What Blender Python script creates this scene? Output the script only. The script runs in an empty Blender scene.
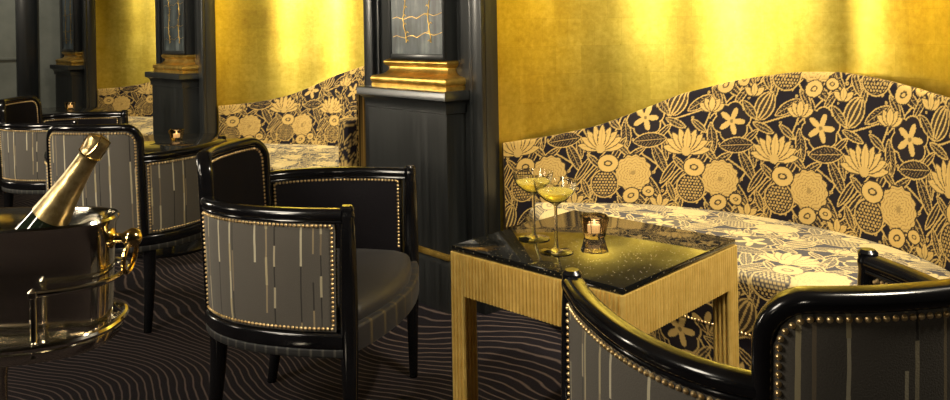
import bpy, bmesh, math, random
import numpy as np
from mathutils import Vector, Matrix
random.seed(7)
PI = math.pi
scn = bpy.context.scene
COL = scn.collection
CAM_H = 1.1

# ------------------------------------------------------------------ node helpers
class NT:
    def __init__(self, name):
        self.m = bpy.data.materials.new(name); self.m.use_nodes = True
        self.t = self.m.node_tree; self.t.nodes.clear()
        self.out = self.t.nodes.new('ShaderNodeOutputMaterial')
    def n(self, typ, **kw):
        nd = self.t.nodes.new('ShaderNode' + typ)
        for k, v in kw.items(): setattr(nd, k, v)
        return nd
    def l(self, a, b): self.t.links.new(a, b)
    def put(self, sock, v):
        if hasattr(v, 'is_output'): self.l(v, sock)
        else: sock.default_value = v
    def math(self, op, a, b=None, c=None):
        nd = self.n('Math', operation=op)
        self.put(nd.inputs[0], a)
        if b is not None: self.put(nd.inputs[1], b)
        if c is not None: self.put(nd.inputs[2], c)
        return nd.outputs[0]
    def mix(self, f, a, b, typ='MIX'):
        nd = self.n('Mix', data_type='RGBA', blend_type=typ)
        self.put(nd.inputs[0], f); self.put(nd.inputs[6], rgba(a)); self.put(nd.inputs[7], rgba(b))
        return nd.outputs[2]
    def ramp(self, f, stops, interp='LINEAR'):
        nd = self.n('ValToRGB'); cr = nd.color_ramp; cr.interpolation = interp
        while len(cr.elements) < len(stops): cr.elements.new(0.5)
        for e, (p, c) in zip(cr.elements, stops): e.position = p; e.color = rgba(c)
        self.put(nd.inputs[0], f); return nd.outputs[0]
    def coord(self, which='Object', scale=None, rot=None):
        o = self.n('TexCoord').outputs[which]
        if scale is None and rot is None: return o
        mp = self.n('Mapping'); self.l(o, mp.inputs[0])
        if scale: mp.inputs['Scale'].default_value = scale
        if rot: mp.inputs['Rotation'].default_value = rot
        return mp.outputs[0]
    def noise(self, vec, scale, detail=3, rough=.5, out=0):
        nd = self.n('TexNoise'); self.l(vec, nd.inputs['Vector'])
        nd.inputs['Scale'].default_value = scale; nd.inputs['Detail'].default_value = detail
        nd.inputs['Roughness'].default_value = rough
        return nd.outputs[out]
    def bump(self, h, strength=.3, dist=.01):
        nd = self.n('Bump'); self.l(h, nd.inputs['Height'])
        nd.inputs['Strength'].default_value = strength; nd.inputs['Distance'].default_value = dist
        return nd.outputs[0]
    def bsdf(self, base=(.5,.5,.5), rough=.5, metal=0, normal=None, **kw):
        b = self.n('BsdfPrincipled')
        self.put(b.inputs['Base Color'], rgba(base)); self.put(b.inputs['Roughness'], rough); self.put(b.inputs['Metallic'], metal)
        if normal is not None: self.l(normal, b.inputs['Normal'])
        for k, v in kw.items():
            k = k.replace('_', ' ')
            self.put(b.inputs[k], rgba(v) if isinstance(v, tuple) else v)
        self.l(b.outputs[0], self.out.inputs[0]); return b
def rgba(c):
    if isinstance(c, tuple) and len(c) == 3: return (*c, 1)
    return c

M = {}
def mk(name):
    def deco(f):
        t = NT(name); f(t); M[name] = t.m; return f
    return deco

@mk('lacquer')
def _(t):
    v = t.coord('Object')
    n = t.noise(v, 9, 4)
    t.bsdf(t.ramp(n, [(.3, (.0025,.0025,.003)), (.7, (.006,.006,.007))]), t.math('MULTIPLY_ADD', n, .12, .10), Coat_Weight=.15, Coat_Roughness=.06, Specular_IOR_Level=.42)
@mk('pilaster_black')
def _(t):
    v = t.coord('Object', scale=(40, 40, 2.2))
    n = t.noise(v, 1.0, 5, .6)
    t.bsdf(t.ramp(n, [(.25, (.005,.006,.0062)), (.8, (.022,.024,.024))]), t.math('MULTIPLY_ADD', n, .25, .22),
           normal=t.bump(n, .06, .003), Coat_Weight=.35, Coat_Roughness=.18)
@mk('gilded')
def _(t):
    v = t.coord('Object'); n = t.noise(v, 14, 5, .6)
    t.bsdf(t.ramp(n, [(.3, (.42,.24,.035)), (.65, (.85,.56,.13))]), t.math('MULTIPLY_ADD', n, .3, .2), .85, normal=t.bump(n, .15, .004))
@mk('gold_leaf')
def _(t):
    uv = t.coord('UV')
    big = t.noise(uv, 2.2, 4, .6); fine = t.noise(uv, 38, 5, .7)
    st = t.n('Mapping'); t.l(uv, st.inputs[0]); st.inputs['Scale'].default_value = (9, 1.1, 1)
    streak = t.noise(st.outputs[0], 1.0, 3, .5)
    br = t.n('TexBrick'); t.l(uv, br.inputs['Vector'])
    br.inputs['Scale'].default_value = 1; br.inputs['Brick Width'].default_value = .115; br.inputs['Row Height'].default_value = .115
    br.inputs['Mortar Size'].default_value = .0008; br.inputs['Mortar Smooth'].default_value = .6
    br.inputs['Color1'].default_value = (.86,.86,.86,1); br.inputs['Color2'].default_value = (1,1,1,1); br.inputs['Mortar'].default_value = (.78,.74,.66,1)
    mixn = t.math('ADD', t.math('MULTIPLY', big, .45), t.math('ADD', t.math('MULTIPLY', fine, .30), t.math('MULTIPLY', streak, .25)))
    c = t.ramp(mixn, [(.28, (.34,.22,.02)), (.47, (.60,.45,.06)), (.62, (.80,.64,.12)), (.78, (.92,.81,.30))])
    c = t.mix(.75, c, br.outputs['Color'], 'MULTIPLY')
    t.bsdf(c, t.math('MULTIPLY_ADD', fine, .26, .20), .88, normal=t.bump(t.math('ADD', t.math('MULTIPLY', fine, .12), t.math('MULTIPLY', big, 1.6)), .22, .012))
@mk('carpet')
def _(t):
    v = t.coord('Object')
    n = t.n('TexNoise'); t.l(v, n.inputs['Vector']); n.inputs['Scale'].default_value = .85; n.inputs['Detail'].default_value = 1.2
    n2 = t.noise(v, 5.5, 2); fuzz = t.noise(v, 320, 2, .7)
    sep = t.n('SeparateXYZ'); t.l(v, sep.inputs[0])
    ph = t.math('ADD', t.math('MULTIPLY', sep.outputs[1], 1.0), t.math('MULTIPLY', sep.outputs[0], -.16))
    ph = t.math('ADD', ph, t.math('MULTIPLY', n.outputs[0], .95))
    ph = t.math('ADD', ph, t.math('MULTIPLY', n2, .035))
    fr = t.math('FRACT', t.math('MULTIPLY', ph, 34.0))
    d = t.math('ABSOLUTE', t.math('SUBTRACT', fr, .5))
    line = t.math('SUBTRACT', 1.0, t.math('SMOOTHSTEP', d, .05, .17)) if False else t.ramp(d, [(.04, (1,1,1)), (.15, (0,0,0))])
    line = t.math('MULTIPLY', line, t.math('MULTIPLY_ADD', fuzz, .9, .3))
    base = t.mix(fuzz, (.004,.0032,.0045), (.014,.011,.015))
    c = t.mix(line, base, (.13,.095,.08))
    t.bsdf(c, .95, normal=t.bump(fuzz, .5, .006), Specular_IOR_Level=.15)
@mk('chair_fabric')
def _(t):
    uv = t.coord('UV'); s = t.n('SeparateXYZ'); t.l(uv, s.inputs[0])
    u, v = s.outputs[0], s.outputs[1]
    wob = t.noise(uv, 9, 2)
    uu = t.math('ADD', u, t.math('MULTIPLY', wob, .006))
    q = t.math('DIVIDE', uu, .064); cell = t.math('FLOOR', q); fr = t.math('FRACT', q)
    w1 = t.n('TexWhiteNoise', noise_dimensions='1D'); t.l(cell, w1.inputs['W'])
    cen = t.math('MULTIPLY_ADD', w1.outputs[0], .6, .2)
    dist = t.math('MULTIPLY', t.math('ABSOLUTE', t.math('SUBTRACT', fr, cen)), .064)
    seg = t.math('FLOOR', t.math('ADD', t.math('DIVIDE', v, .07), t.math('MULTIPLY', w1.outputs[0], 9.0)))
    cmb = t.n('CombineXYZ'); t.l(cell, cmb.inputs[0]); t.l(seg, cmb.inputs[1])
    w2 = t.n('TexWhiteNoise', noise_dimensions='2D'); t.l(cmb.outputs[0], w2.inputs['Vector'])
    width = t.math('MULTIPLY_ADD', w2.outputs[0], .0020, .0014)
    mask = t.math('LESS_THAN', dist, width)
    mask = t.math('MULTIPLY', mask, t.math('GREATER_THAN', w2.outputs[0], .12))
    sc = t.ramp(w2.outputs[0], [(0, (.02,.016,.012)), (.30, (.26,.20,.11)), (.45, (.46,.41,.28)), (.75, (.36,.30,.17))], 'CONSTANT')
    q2 = t.math('DIVIDE', uu, .103); cell2 = t.math('FLOOR', q2); w3 = t.n('TexWhiteNoise', noise_dimensions='1D'); t.l(t.math('ADD', cell2, 31.0), w3.inputs['W'])
    d2 = t.math('MULTIPLY', t.math('ABSOLUTE', t.math('SUBTRACT', t.math('FRACT', q2), t.math('MULTIPLY_ADD', w3.outputs[0], .6, .2))), .103)
    seg2 = t.math('FLOOR', t.math('ADD', t.math('DIVIDE', v, .052), t.math('MULTIPLY', w3.outputs[0], 7.0)))
    cm2 = t.n('CombineXYZ'); t.l(cell2, cm2.inputs[0]); t.l(seg2, cm2.inputs[1]); cm2.inputs[2].default_value = 4.0
    w4 = t.n('TexWhiteNoise', noise_dimensions='3D'); t.l(cm2.outputs[0], w4.inputs['Vector'])
    m2 = t.math('LESS_THAN', d2, t.math('MULTIPLY_ADD', w4.outputs[0], .002, .0012))
    s2 = t.ramp(w4.outputs[0], [(0, (.018,.014,.010)), (.45, (.17,.13,.08)), (.7, (.36,.31,.20))], 'CONSTANT')
    weave = t.noise(uv, 420, 2, .7)
    base = t.mix(weave, (.048,.042,.033), (.112,.098,.078))
    t.bsdf(t.mix(mask, t.mix(m2, base, s2), sc), .85, normal=t.bump(weave, .35, .002), Sheen_Weight=.15)
@mk('velvet')
def _(t):
    v = t.coord('Object'); n = t.noise(v, 260, 2, .7)
    t.bsdf(t.mix(n, (.003,.0025,.004), (.009,.0075,.009)), .8, normal=t.bump(n, .3, .002), Specular_IOR_Level=.12)
@mk('seat_cloth')
def _(t):
    v = t.coord('Object'); n = t.noise(v, 300, 2, .7)
    t.bsdf(t.mix(n, (.007,.006,.007), (.022,.020,.019)), .5, normal=t.bump(n, .3, .002), Sheen_Weight=.05)
@mk('apron_cloth')
def _(t):
    uv = t.coord('UV'); s = t.n('SeparateXYZ'); t.l(uv, s.inputs[0])
    q = t.math('FRACT', t.math('DIVIDE', s.outputs[0], .062))
    m = t.math('LESS_THAN', q, .16)
    t.bsdf(t.mix(m, (.009,.008,.009), (.045,.032,.014)), .55, Sheen_Weight=.05)
@mk('gimp')
def _(t):
    uv = t.coord('UV'); s = t.n('SeparateXYZ'); t.l(uv, s.inputs[0])
    q = t.math('FRACT', t.math('DIVIDE', s.outputs[0], .03))
    m = t.math('LESS_THAN', q, .2)
    t.bsdf(t.mix(m, (.006,.006,.006), (.045,.040,.032)), .6)
@mk('brass_nail')
def _(t):
    n = t.noise(t.coord('Object'), 60, 2)
    t.bsdf(t.ramp(n, [(.3, (.48,.31,.12)), (.7, (.88,.66,.34))]), .32, .8)
@mk('reeded_gold')
def _(t):
    v = t.coord('Object'); n = t.noise(v, 30, 4, .6)
    st = t.n('Mapping'); t.l(v, st.inputs[0]); st.inputs['Scale'].default_value = (160, 160, 6)
    g = t.noise(st.outputs[0], 1, 3, .6)
    t.bsdf(t.ramp(t.math('ADD', t.math('MULTIPLY', n, .5), t.math('MULTIPLY', g, .5)), [(.3, (.66,.40,.075)), (.7, (.95,.68,.20))]), .38, .4, normal=t.bump(g, .08, .002))
@mk('granite')
def _(t):
    v = t.coord('Object')
    vo = t.n('TexVoronoi'); t.l(v, vo.inputs['Vector']); vo.inputs['Scale'].default_value = 150
    w = t.n('SeparateColor'); t.l(vo.outputs['Color'], w.inputs[0])
    sp = t.math('MULTIPLY', t.math('LESS_THAN', vo.outputs['Distance'], .22), t.math('GREATER_THAN', w.outputs[0], .72))
    n = t.noise(v, 80, 3)
    t.bsdf(t.mix(sp, t.mix(n, (.004,.004,.004), (.012,.012,.010)), (.24,.20,.12)), .06, Specular_IOR_Level=.55)
@mk('glass')
def _(t):
    n = t.noise(t.coord('Object'), 3, 1)
    t.bsdf((1,1,1), t.math('MULTIPLY', n, .01), Transmission_Weight=1.0, IOR=1.45)
@mk('smoke_glass')
def _(t):
    n = t.noise(t.coord('Object'), 5, 1)
    t.bsdf((.55,.46,.36), t.math('MULTIPLY', n, .04), Transmission_Weight=1.0, IOR=1.5)
@mk('champagne')
def _(t):
    n = t.noise(t.coord('Object'), 200, 2)
    t.bsdf(t.mix(n, (.97,.80,.16), (1.0,.90,.36)), .02, Transmission_Weight=.8, IOR=1.33, Emission_Color=(.9,.62,.05), Emission_Strength=.06)  # faint emission stands in for light caught in the liquid
@mk('wax')
def _(t):
    n = t.noise(t.coord('Object'), 40, 2)
    t.bsdf(t.mix(n, (.9,.75,.5), (.95,.86,.66)), .5, Emission_Color=(1,.62,.25), Emission_Strength=1.1)
@mk('flame')
def _(t):
    n = t.noise(t.coord('Object'), 40, 1)
    t.bsdf(t.mix(n, (1,.7,.3), (1,.85,.5)), .5, Emission_Color=(1,.66,.25), Emission_Strength=6)
@mk('silver')
def _(t):
    v = t.coord('Object', scale=(3, 3, 30)); n = t.noise(v, 1, 2)
    t.bsdf(t.ramp(n, [(.3, (.60,.56,.48)), (.7, (.82,.78,.68))]), t.math('MULTIPLY_ADD', n, .08, .07), 1)
@mk('brass')
def _(t):
    n = t.noise(t.coord('Object'), 12, 2)
    t.bsdf(t.ramp(n, [(.3, (.66,.45,.15)), (.7, (.85,.66,.30))]), .14, 1)
@mk('bottle_glass')
def _(t):
    n = t.noise(t.coord('Object'), 8, 2)
    t.bsdf(t.mix(n, (.006,.009,.006), (.012,.018,.010)), .08, Coat_Weight=.5)
@mk('gold_foil')
def _(t):
    v = t.coord('Object'); n = t.noise(v, 55, 4, .6)
    t.bsdf(t.ramp(n, [(.3, (.30,.21,.08)), (.7, (.62,.48,.24))]), .32, .85, normal=t.bump(n, .22, .004))
@mk('label_white')
def _(t):
    n = t.noise(t.coord('Object'), 60, 2)
    t.bsdf(t.mix(n, (.7,.66,.55), (.8,.76,.66)), .6)
@mk('marbled_panel')
def _(t):
    v = t.coord('Object', scale=(14, 14, 1.6)); n = t.noise(v, 1.6, 6, .65)
    n2 = t.noise(t.coord('Object'), 7, 5, .6)
    c = t.ramp(t.math('ADD', t.math('MULTIPLY', n, .6), t.math('MULTIPLY', n2, .4)), [(.36, (.010,.013,.015)), (.52, (.060,.074,.076)), (.68, (.19,.215,.21))])
    t.bsdf(c, .34, normal=t.bump(n2, .05, .002), Specular_IOR_Level=.35)
@mk('grey_plaster')
def _(t):
    v = t.coord('Object'); n = t.noise(v, 3.5, 5, .6)
    t.bsdf(t.ramp(n, [(.3, (.16,.165,.13)), (.7, (.25,.255,.205))]), .6, normal=t.bump(n, .05, .005))
@mk('dark_wall')
def _(t):
    n = t.noise(t.coord('Object'), 5, 3)
    t.bsdf(t.mix(n, (.018,.014,.010), (.03,.024,.018)), .5)
@mk('ceiling_paint')
def _(t):
    n = t.noise(t.coord('Object'), 5, 3)
    t.bsdf(t.mix(n, (.10,.075,.045), (.13,.10,.06)), .7)
@mk('brocade')
def _(t):
    a = t.n('VertexColor'); a.layer_name = 'Col'
    uv = t.coord('UV'); w = t.noise(uv, 520, 2, .7); w2 = t.noise(uv, 60, 3)
    f = t.math('MULTIPLY_ADD', w, .5, .74)
    c = t.mix(1.0, a.outputs[0], f, 'MULTIPLY')
    lum = t.n('RGBToBW'); t.l(a.outputs[0], lum.inputs[0])
    h = t.math('ADD', t.math('MULTIPLY', lum.outputs[0], 1.0), t.math('MULTIPLY', w, .25))
    t.bsdf(c, .75, normal=t.bump(h, .35, .003), Specular_IOR_Level=.12)
@mk('kick_black')
def _(t):
    n = t.noise(t.coord('Object'), 20, 2)
    t.bsdf(t.mix(n, (.006,.006,.006), (.012,.011,.011)), .45)

# ------------------------------------------------------------------ mesh builder
class MB:
    def __init__(self): self.v = []; self.f = []; self.uv = None
    def add(self, vs, fs, uvs=None):
        o = len(self.v); self.v += [tuple(p) for p in vs]; self.f += [tuple(i + o for i in f) for f in fs]
        if uvs is not None:
            if self.uv is None: self.uv = []
            self.uv += [(0, 0)] * (o - len(self.uv)) + list(uvs)
        elif self.uv is not None: self.uv += [(0, 0)] * len(vs)
        return self
    def box(self, x0, x1, y0, y1, z0, z1, bev=.004):
        bm = bmesh.new(); bmesh.ops.create_cube(bm, size=1)
        for p in bm.verts: p.co = Vector((x0 + (p.co.x + .5) * (x1 - x0), y0 + (p.co.y + .5) * (y1 - y0), z0 + (p.co.z + .5) * (z1 - z0)))
        if bev: bmesh.ops.bevel(bm, geom=bm.edges[:], offset=bev, segments=2, affect='EDGES', profile=.5)
        bm.verts.index_update()
        self.add([p.co[:] for p in bm.verts], [[q.index for q in f.verts] for f in bm.faces]); bm.free(); return self
    def lathe(self, prof, seg=32, c=(0, 0, 0), mat=None, caps=True):
        vs = []; fs = []
        for r, z in prof:
            for k in range(seg):
                a = 2 * PI * k / seg; p = Vector((r * math.cos(a), r * math.sin(a), z))
                if mat is not None: p = mat @ p
                vs.append((p.x + c[0], p.y + c[1], p.z + c[2]))
        n = len(prof)
        for i in range(n - 1):
            for k in range(seg):
                k2 = (k + 1) % seg
                fs.append((i * seg + k, i * seg + k2, (i + 1) * seg + k2, (i + 1) * seg + k))
        if caps:
            fs.append(tuple(range(seg))[::-1]); fs.append(tuple((n - 1) * seg + k for k in range(seg)))
        return self.add(vs, fs)
    def ring(self, rings, closed_u=True, closed_v=False, caps=False, uvs=None):
        """rings: list of equal-length point loops"""
        n = len(rings); k = len(rings[0]); vs = [p for r in rings for p in r]; fs = []
        for i in range(n if closed_v else n - 1):
            i2 = (i + 1) % n
            for j in range(k if closed_u else k - 1):
                j2 = (j + 1) % k
                fs.append((i * k + j, i * k + j2, i2 * k + j2, i2 * k + j))
        if caps:
            fs.append(tuple(range(k))[::-1]); fs.append(tuple((n - 1) * k + j for j in range(k)))
        return self.add(vs, fs, uvs)
    def sweep(self, pts, nrm, prof, closed=False, caps=True):
        """profile (a along nrm, b along tangent x nrm)"""
        rings = []; n = len(pts); uvs = []; L = 0
        for i in range(n):
            p = Vector(pts[i]); a = Vector(pts[(i - 1) % n] if closed or i > 0 else pts[i]); b = Vector(pts[(i + 1) % n] if closed or i < n - 1 else pts[i])
            T = (b - a).normalized(); N = Vector(nrm[i]); N = (N - T * N.dot(T)).normalized(); B = T.cross(N)
            if i: L += (p - Vector(pts[i - 1])).length
            rings.append([tuple(p + N * u + B * w) for u, w in prof]); uvs += [(L, w) for u, w in prof]
        return self.ring(rings, True, closed, caps and not closed, uvs)
    def tube(self, pts, r, seg=10, closed=False):
        pts = [Vector(p) for p in pts]; n = len(pts); rings = []
        ref = None
        for i in range(n):
            a = pts[(i - 1) % n] if closed or i > 0 else pts[i]; b = pts[(i + 1) % n] if closed or i < n - 1 else pts[i]
            T = (b - a).normalized()
            if ref is None: ref = T.orthogonal().normalized()
            ref = (ref - T * ref.dot(T)).normalized(); B = T.cross(ref)
            rr = r[i] if isinstance(r, (list, tuple)) else r
            rings.append([tuple(pts[i] + ref * rr * math.cos(2 * PI * k / seg) + B * rr * math.sin(2 * PI * k / seg)) for k in range(seg)])
        return self.ring(rings, True, closed, not closed)
    def dome(self, p, n, r, seg=8):
        n = Vector(n).normalized(); a = n.orthogonal().normalized(); b = n.cross(a); p = Vector(p); vs = []
        for rr, h in ((1, 0), (.78, .5), (.35, .82)):
            for k in range(seg):
                t = 2 * PI * k / seg; vs.append(tuple(p + (a * math.cos(t) + b * math.sin(t)) * r * rr + n * r * h))
        fs = []
        for i in range(2):
            for k in range(seg): fs.append((i * seg + k, i * seg + (k + 1) % seg, (i + 1) * seg + (k + 1) % seg, (i + 1) * seg + k))
        fs.append(tuple(2 * seg + k for k in range(seg)))
        return self.add(vs, fs)
    def moulding(self, x0, x1, y0, yb, prof):
        """prof (out, z) run round left side, front, right side of a block"""
        rings = [[(x0 - o, yb, z), (x0 - o, y0 - o, z), (x1 + o, y0 - o, z), (x1 + o, yb, z)] for o, z in prof]
        return self.ring(rings, True, False, True)
    def build(self, name, mat, parent=None, smooth=True, angle=35, recalc=True):
        me = bpy.data.meshes.new(name); me.from_pydata(self.v, [], self.f); me.validate()
        if self.uv is not None:
            ul = me.uv_layers.new(name='UVMap')
            idx = np.empty(len(me.loops), dtype=np.int32); me.loops.foreach_get('vertex_index', idx)
            ul.data.foreach_set('uv', np.array(self.uv, dtype=np.float32)[idx].ravel())
        if recalc:
            bm = bmesh.new(); bm.from_mesh(me); bmesh.ops.recalc_face_normals(bm, faces=bm.faces[:]); bm.to_mesh(me); bm.free()
        if smooth:
            me.shade_smooth(); me.set_sharp_from_angle(angle=math.radians(angle))
        me.materials.append(M[mat])
        o = bpy.data.objects.new(name, me); COL.objects.link(o)
        if parent: o.parent = parent
        return o
def thing(name, label, cat, loc=(0, 0, 0), rz=0, group=None):
    o = bpy.data.objects.new(name, None); COL.objects.link(o); o.empty_display_size = .1
    o.location = loc; o.rotation_euler = (0, 0, rz); o['label'] = label; o['category'] = cat
    if group: o['group'] = group
    return o
def struct(o): o['kind'] = 'structure'; return o
def dup(root, loc, rz, label):
    r = root.copy(); COL.objects.link(r); r.location = loc; r.rotation_euler = (0, 0, rz); r['label'] = label
    for ch in list(root.children):
        c = ch.copy(); COL.objects.link(c); c.parent = r
        for g in list(ch.children):
            e = g.copy(); COL.objects.link(e); e.parent = c
    return r
def rrect(w, h, r=.006, n=3):
    pts = []
    for cx, cy, a0 in ((w/2-r, h/2-r, 0), (-w/2+r, h/2-r, PI/2), (-w/2+r, -h/2+r, PI), (w/2-r, -h/2+r, 1.5*PI)):
        for k in range(n + 1):
            a = a0 + PI/2 * k / n; pts.append((cx + r * math.cos(a), cy + r * math.sin(a)))
    return pts

# ------------------------------------------------------------------ layout frame of the alcove wall
D = Vector((-.66, .7513)).normalized(); NIN = Vector((D.y, -D.x)); WROT = math.atan2(-D.y, -D.x)
O1 = Vector((-.118, 3.093)); STEP = D * 2.5
ORG = {-1: O1 - STEP, 0: O1, 1: O1 + Vector((-1.735, 1.878)), 2: O1 + Vector((-3.402, 3.756))}
def org(k): p = ORG[k]; return (p.x, p.y, 0)
def W(s, m, k=0): p = ORG[k] - D * s + NIN * m; return (p.x, p.y)
H_CEIL = 2.75

# ------------------------------------------------------------------ room shell
ROOM_S0, ROOM_S1, ROOM_M0, ROOM_M1 = -5.9, 5.4, -5.2, 1.25      # s along the wall (toward camera +), m into the wall
def shell_obj(name, mat, mbf):
    mb = MB(); mbf(mb); o = mb.build(name, mat, None); o.location = org(0); o.rotation_euler = (0, 0, WROT); return struct(o)
fl = MB().box(ROOM_S0 - .1, ROOM_S1 + .1, ROOM_M0 - .1, ROOM_M1, -.06, 0, 0).build('floor', 'carpet')
fl.location = org(0); fl.rotation_euler = (0, 0, WROT); struct(fl)
shell_obj('ceiling', 'ceiling_paint', lambda b: b.box(ROOM_S0 - .1, ROOM_S1 + .1, ROOM_M0 - .1, ROOM_M1, H_CEIL, H_CEIL + .06, 0))
shell_obj('wall_left', 'dark_wall', lambda b: b.box(ROOM_S0, ROOM_S1, ROOM_M0 - .1, ROOM_M0, 0, H_CEIL, 0))
shell_obj('wall_back', 'dark_wall', lambda b: b.box(ROOM_S1, ROOM_S1 + .1, ROOM_M0, .1, 0, H_CEIL, 0))
shell_obj('wall_end', 'grey_plaster', lambda b: b.box(ROOM_S0 - .1, ROOM_S0, ROOM_M0, .12, 0, H_CEIL, 0))
shell_obj('wall_right', 'pilaster_black', lambda b: b.box(1.838, ROOM_S1, .1, .2, 0, H_CEIL, 0))
# black strips and a dado rail on the end wall
for i, (a, b_) in enumerate(((-.34, -.165), (-.95, -.78), (-1.9, -1.7), (-3.2, -3.0))):
    shell_obj('trim_%d' % (i + 1), 'pilaster_black', lambda b: b.box(ROOM_S0, ROOM_S0 + .04, a, b_, 0, H_CEIL, .004))
shell_obj('trim_5', 'grey_plaster', lambda b: (b.box(ROOM_S0, ROOM_S0 + .018, -.78, -.34, .915, .94, .004)))
# short bit of wall between the last pilaster and the end wall
shell_obj('wall_corner', 'grey_plaster', lambda b: b.box(ROOM_S0, -5.71, .12, .22, 0, H_CEIL, 0))

# gold leaf alcove walls: each a tall half-round niche
SC, AH = .974, .862
def gold_wall(k, name):
    n = 96; rows = [0, .3, .6, .9, 1.2, 1.6, 2.0, H_CEIL]; vs = []; uv = []; fs = []; L = 0; last = None
    prof = [(SC - AH * math.cos(PI * i / n), .172 + .79 * math.sin(PI * i / n)) for i in range(n + 1)]
    b = MB()
    for off in (0, .03):
        vs = []; uv = []; L = 0; fs = []
        for i, (x, y) in enumerate(prof):
            if i: L += math.hypot(x - prof[i-1][0], y - prof[i-1][1])
            nx, ny = (x - SC) / AH**2, (y - .172) / .63; q = math.hypot(nx, ny) or 1
            for z in rows: vs.append((x + (0 if off == 0 else nx/q*off), y + ny/q*off, z)); uv.append((L + k * 3.3, z))
        R = len(rows)
        for i in range(n):
            for j in range(R - 1): fs.append((i*R+j, (i+1)*R+j, (i+1)*R+j+1, i*R+j+1) if off == 0 else (i*R+j, i*R+j+1, (i+1)*R+j+1, (i+1)*R+j))
        b.add(vs, fs, uv)
        if off == 0: break
    o = b.build(name, 'gold_leaf', recalc=False); o.location = org(k); o.rotation_euler = (0, 0, WROT)
    return struct(o)
gold_wall(0, 'wall_near_alcove'); gold_wall(1, 'wall_middle_alcove'); gold_wall(2, 'wall_far_alcove')

# ------------------------------------------------------------------ pilasters
def make_pilaster(label, k):
    t = thing('pilaster', label, 'pilaster', org(k), WROT, 'black pilasters between the gold alcoves')
    b = MB().box(-.70, .125, .10, .166, 0, H_CEIL, .003)
    b.build('backing_board', 'pilaster_black', t)
    b = MB()
    for x0, x1 in ((-.70, -.630), (.063, .125)): b.box(x0, x1, .078, .10, 0, H_CEIL, .004)
    for x0, x1 in ((-.605, -.590), (.038, .053)): b.box(x0, x1, .088, .10, 0, H_CEIL, .003)
    b.build('edge_moulding', 'pilaster_black', t)
    MB().moulding(-.551, 0, 0, .10, [(.018, 0), (.018, .18), (.010, .195), (.006, .200)]).build('plinth', 'pilaster_black', t)
    MB().moulding(-.551, 0, 0, .10, [(.004, .200), (.010, .203), (.012, .212), (.010, .222), (.004, .225)]).build('gilt_band', 'gilded', t)
    MB().moulding(-.551, 0, 0, .10, [(0, .225), (0, .775)]).build('pedestal', 'pilaster_black', t)
    cor = [(.0, .775), (.008, .778), (.008, .788)] + [(.008 + .026 * (1 - math.cos(a)), .788 + .042 * math.sin(a)) for a in [PI/2 * i / 6 for i in range(1, 7)]] + [(.037, .833), (.037, .862), (.033, .868), (0, .868)]
    MB().moulding(-.551, 0, 0, .10, cor).build('cornice', 'pilaster_black', t)
    g = [(0, .868), (0, .884), (-.004, .887)]
    g += [(-.004 + .008 * math.sin(a), .887 + .015 * (1 - math.cos(a))) for a in [PI * i / 8 for i in range(1, 9)]]
    g += [(-.012, .918), (-.018, .921)] + [(-.018 - .040 * math.sin(a), .921 + .034 * (1 - math.cos(a))) for a in [PI/2 * i / 6 for i in range(1, 7)]]
    g += [(-.052, .958), (-.044, .962)] + [(-.044 + .006 * math.sin(a), .967 + .008 * (1 - math.cos(a)) / 1) for a in [PI * i / 6 for i in range(1, 7)]] + [(-.046, .985), (-.060, .990), (-.08, .991)]
    MB().moulding(-.520, 0, 0, .10, g).build('gilded_base', 'gilded', t)
    sh = MB().box(-.435, -.045, .042, .10, .985, H_CEIL, .003)
    shaft = sh.build('shaft', 'pilaster_black', t)
    b = MB()
    b.box(-.435, -.415, .030, .042, .99, H_CEIL, .003); b.box(-.058, -.045, .030, .042, .99, H_CEIL, .003); b.box(-.415, -.058, .030, .042, .99, 1.012, .003)
    b.build('panel_frame', 'pilaster_black', t)
    pan = MB().box(-.415, -.058, .036, .0415, 1.012, H_CEIL, 0).build('painted_panel', 'marbled_panel', t)
    # gilt vine scratched on the panel
    rnd = random.Random(3); b = MB(); y = .0345
    for x0, amp in ((-.315, .010), (-.145, .008)):
        pts = [(x0 + amp * math.sin(z * 31) + rnd.uniform(-.003, .003), y, z) for z in np.arange(1.06, 2.6, .012)]
        b.tube(pts, .0018, 5)
        for p in pts[::3]:
            sgn = rnd.choice((-1, 1)); b.tube([p, (p[0] + sgn * .012, y, p[2] + .012), (p[0] + sgn * .02, y, p[2] + .006)], .0014, 4)
    for z in (1.085, 1.165, 1.31, 1.47, 1.62, 1.8, 2.0):
        b.tube([(-.40 + .34 * i / 12, y, z + .006 * math.sin(i * 1.7) + .010 * (i > 6)) for i in range(13)], .0012, 4)
    b.build('gilt_vine', 'gilded', pan)
    return t
pil = make_pilaster('black pilaster on a pedestal behind the square table and the free-standing armchair', 0)
dup(pil, org(1), WROT, 'black pilaster rising behind the round table with the tealight')
dup(pil, org(2), WROT, 'most distant black pilaster with gilded base, at the far left beyond the chairs')

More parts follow.
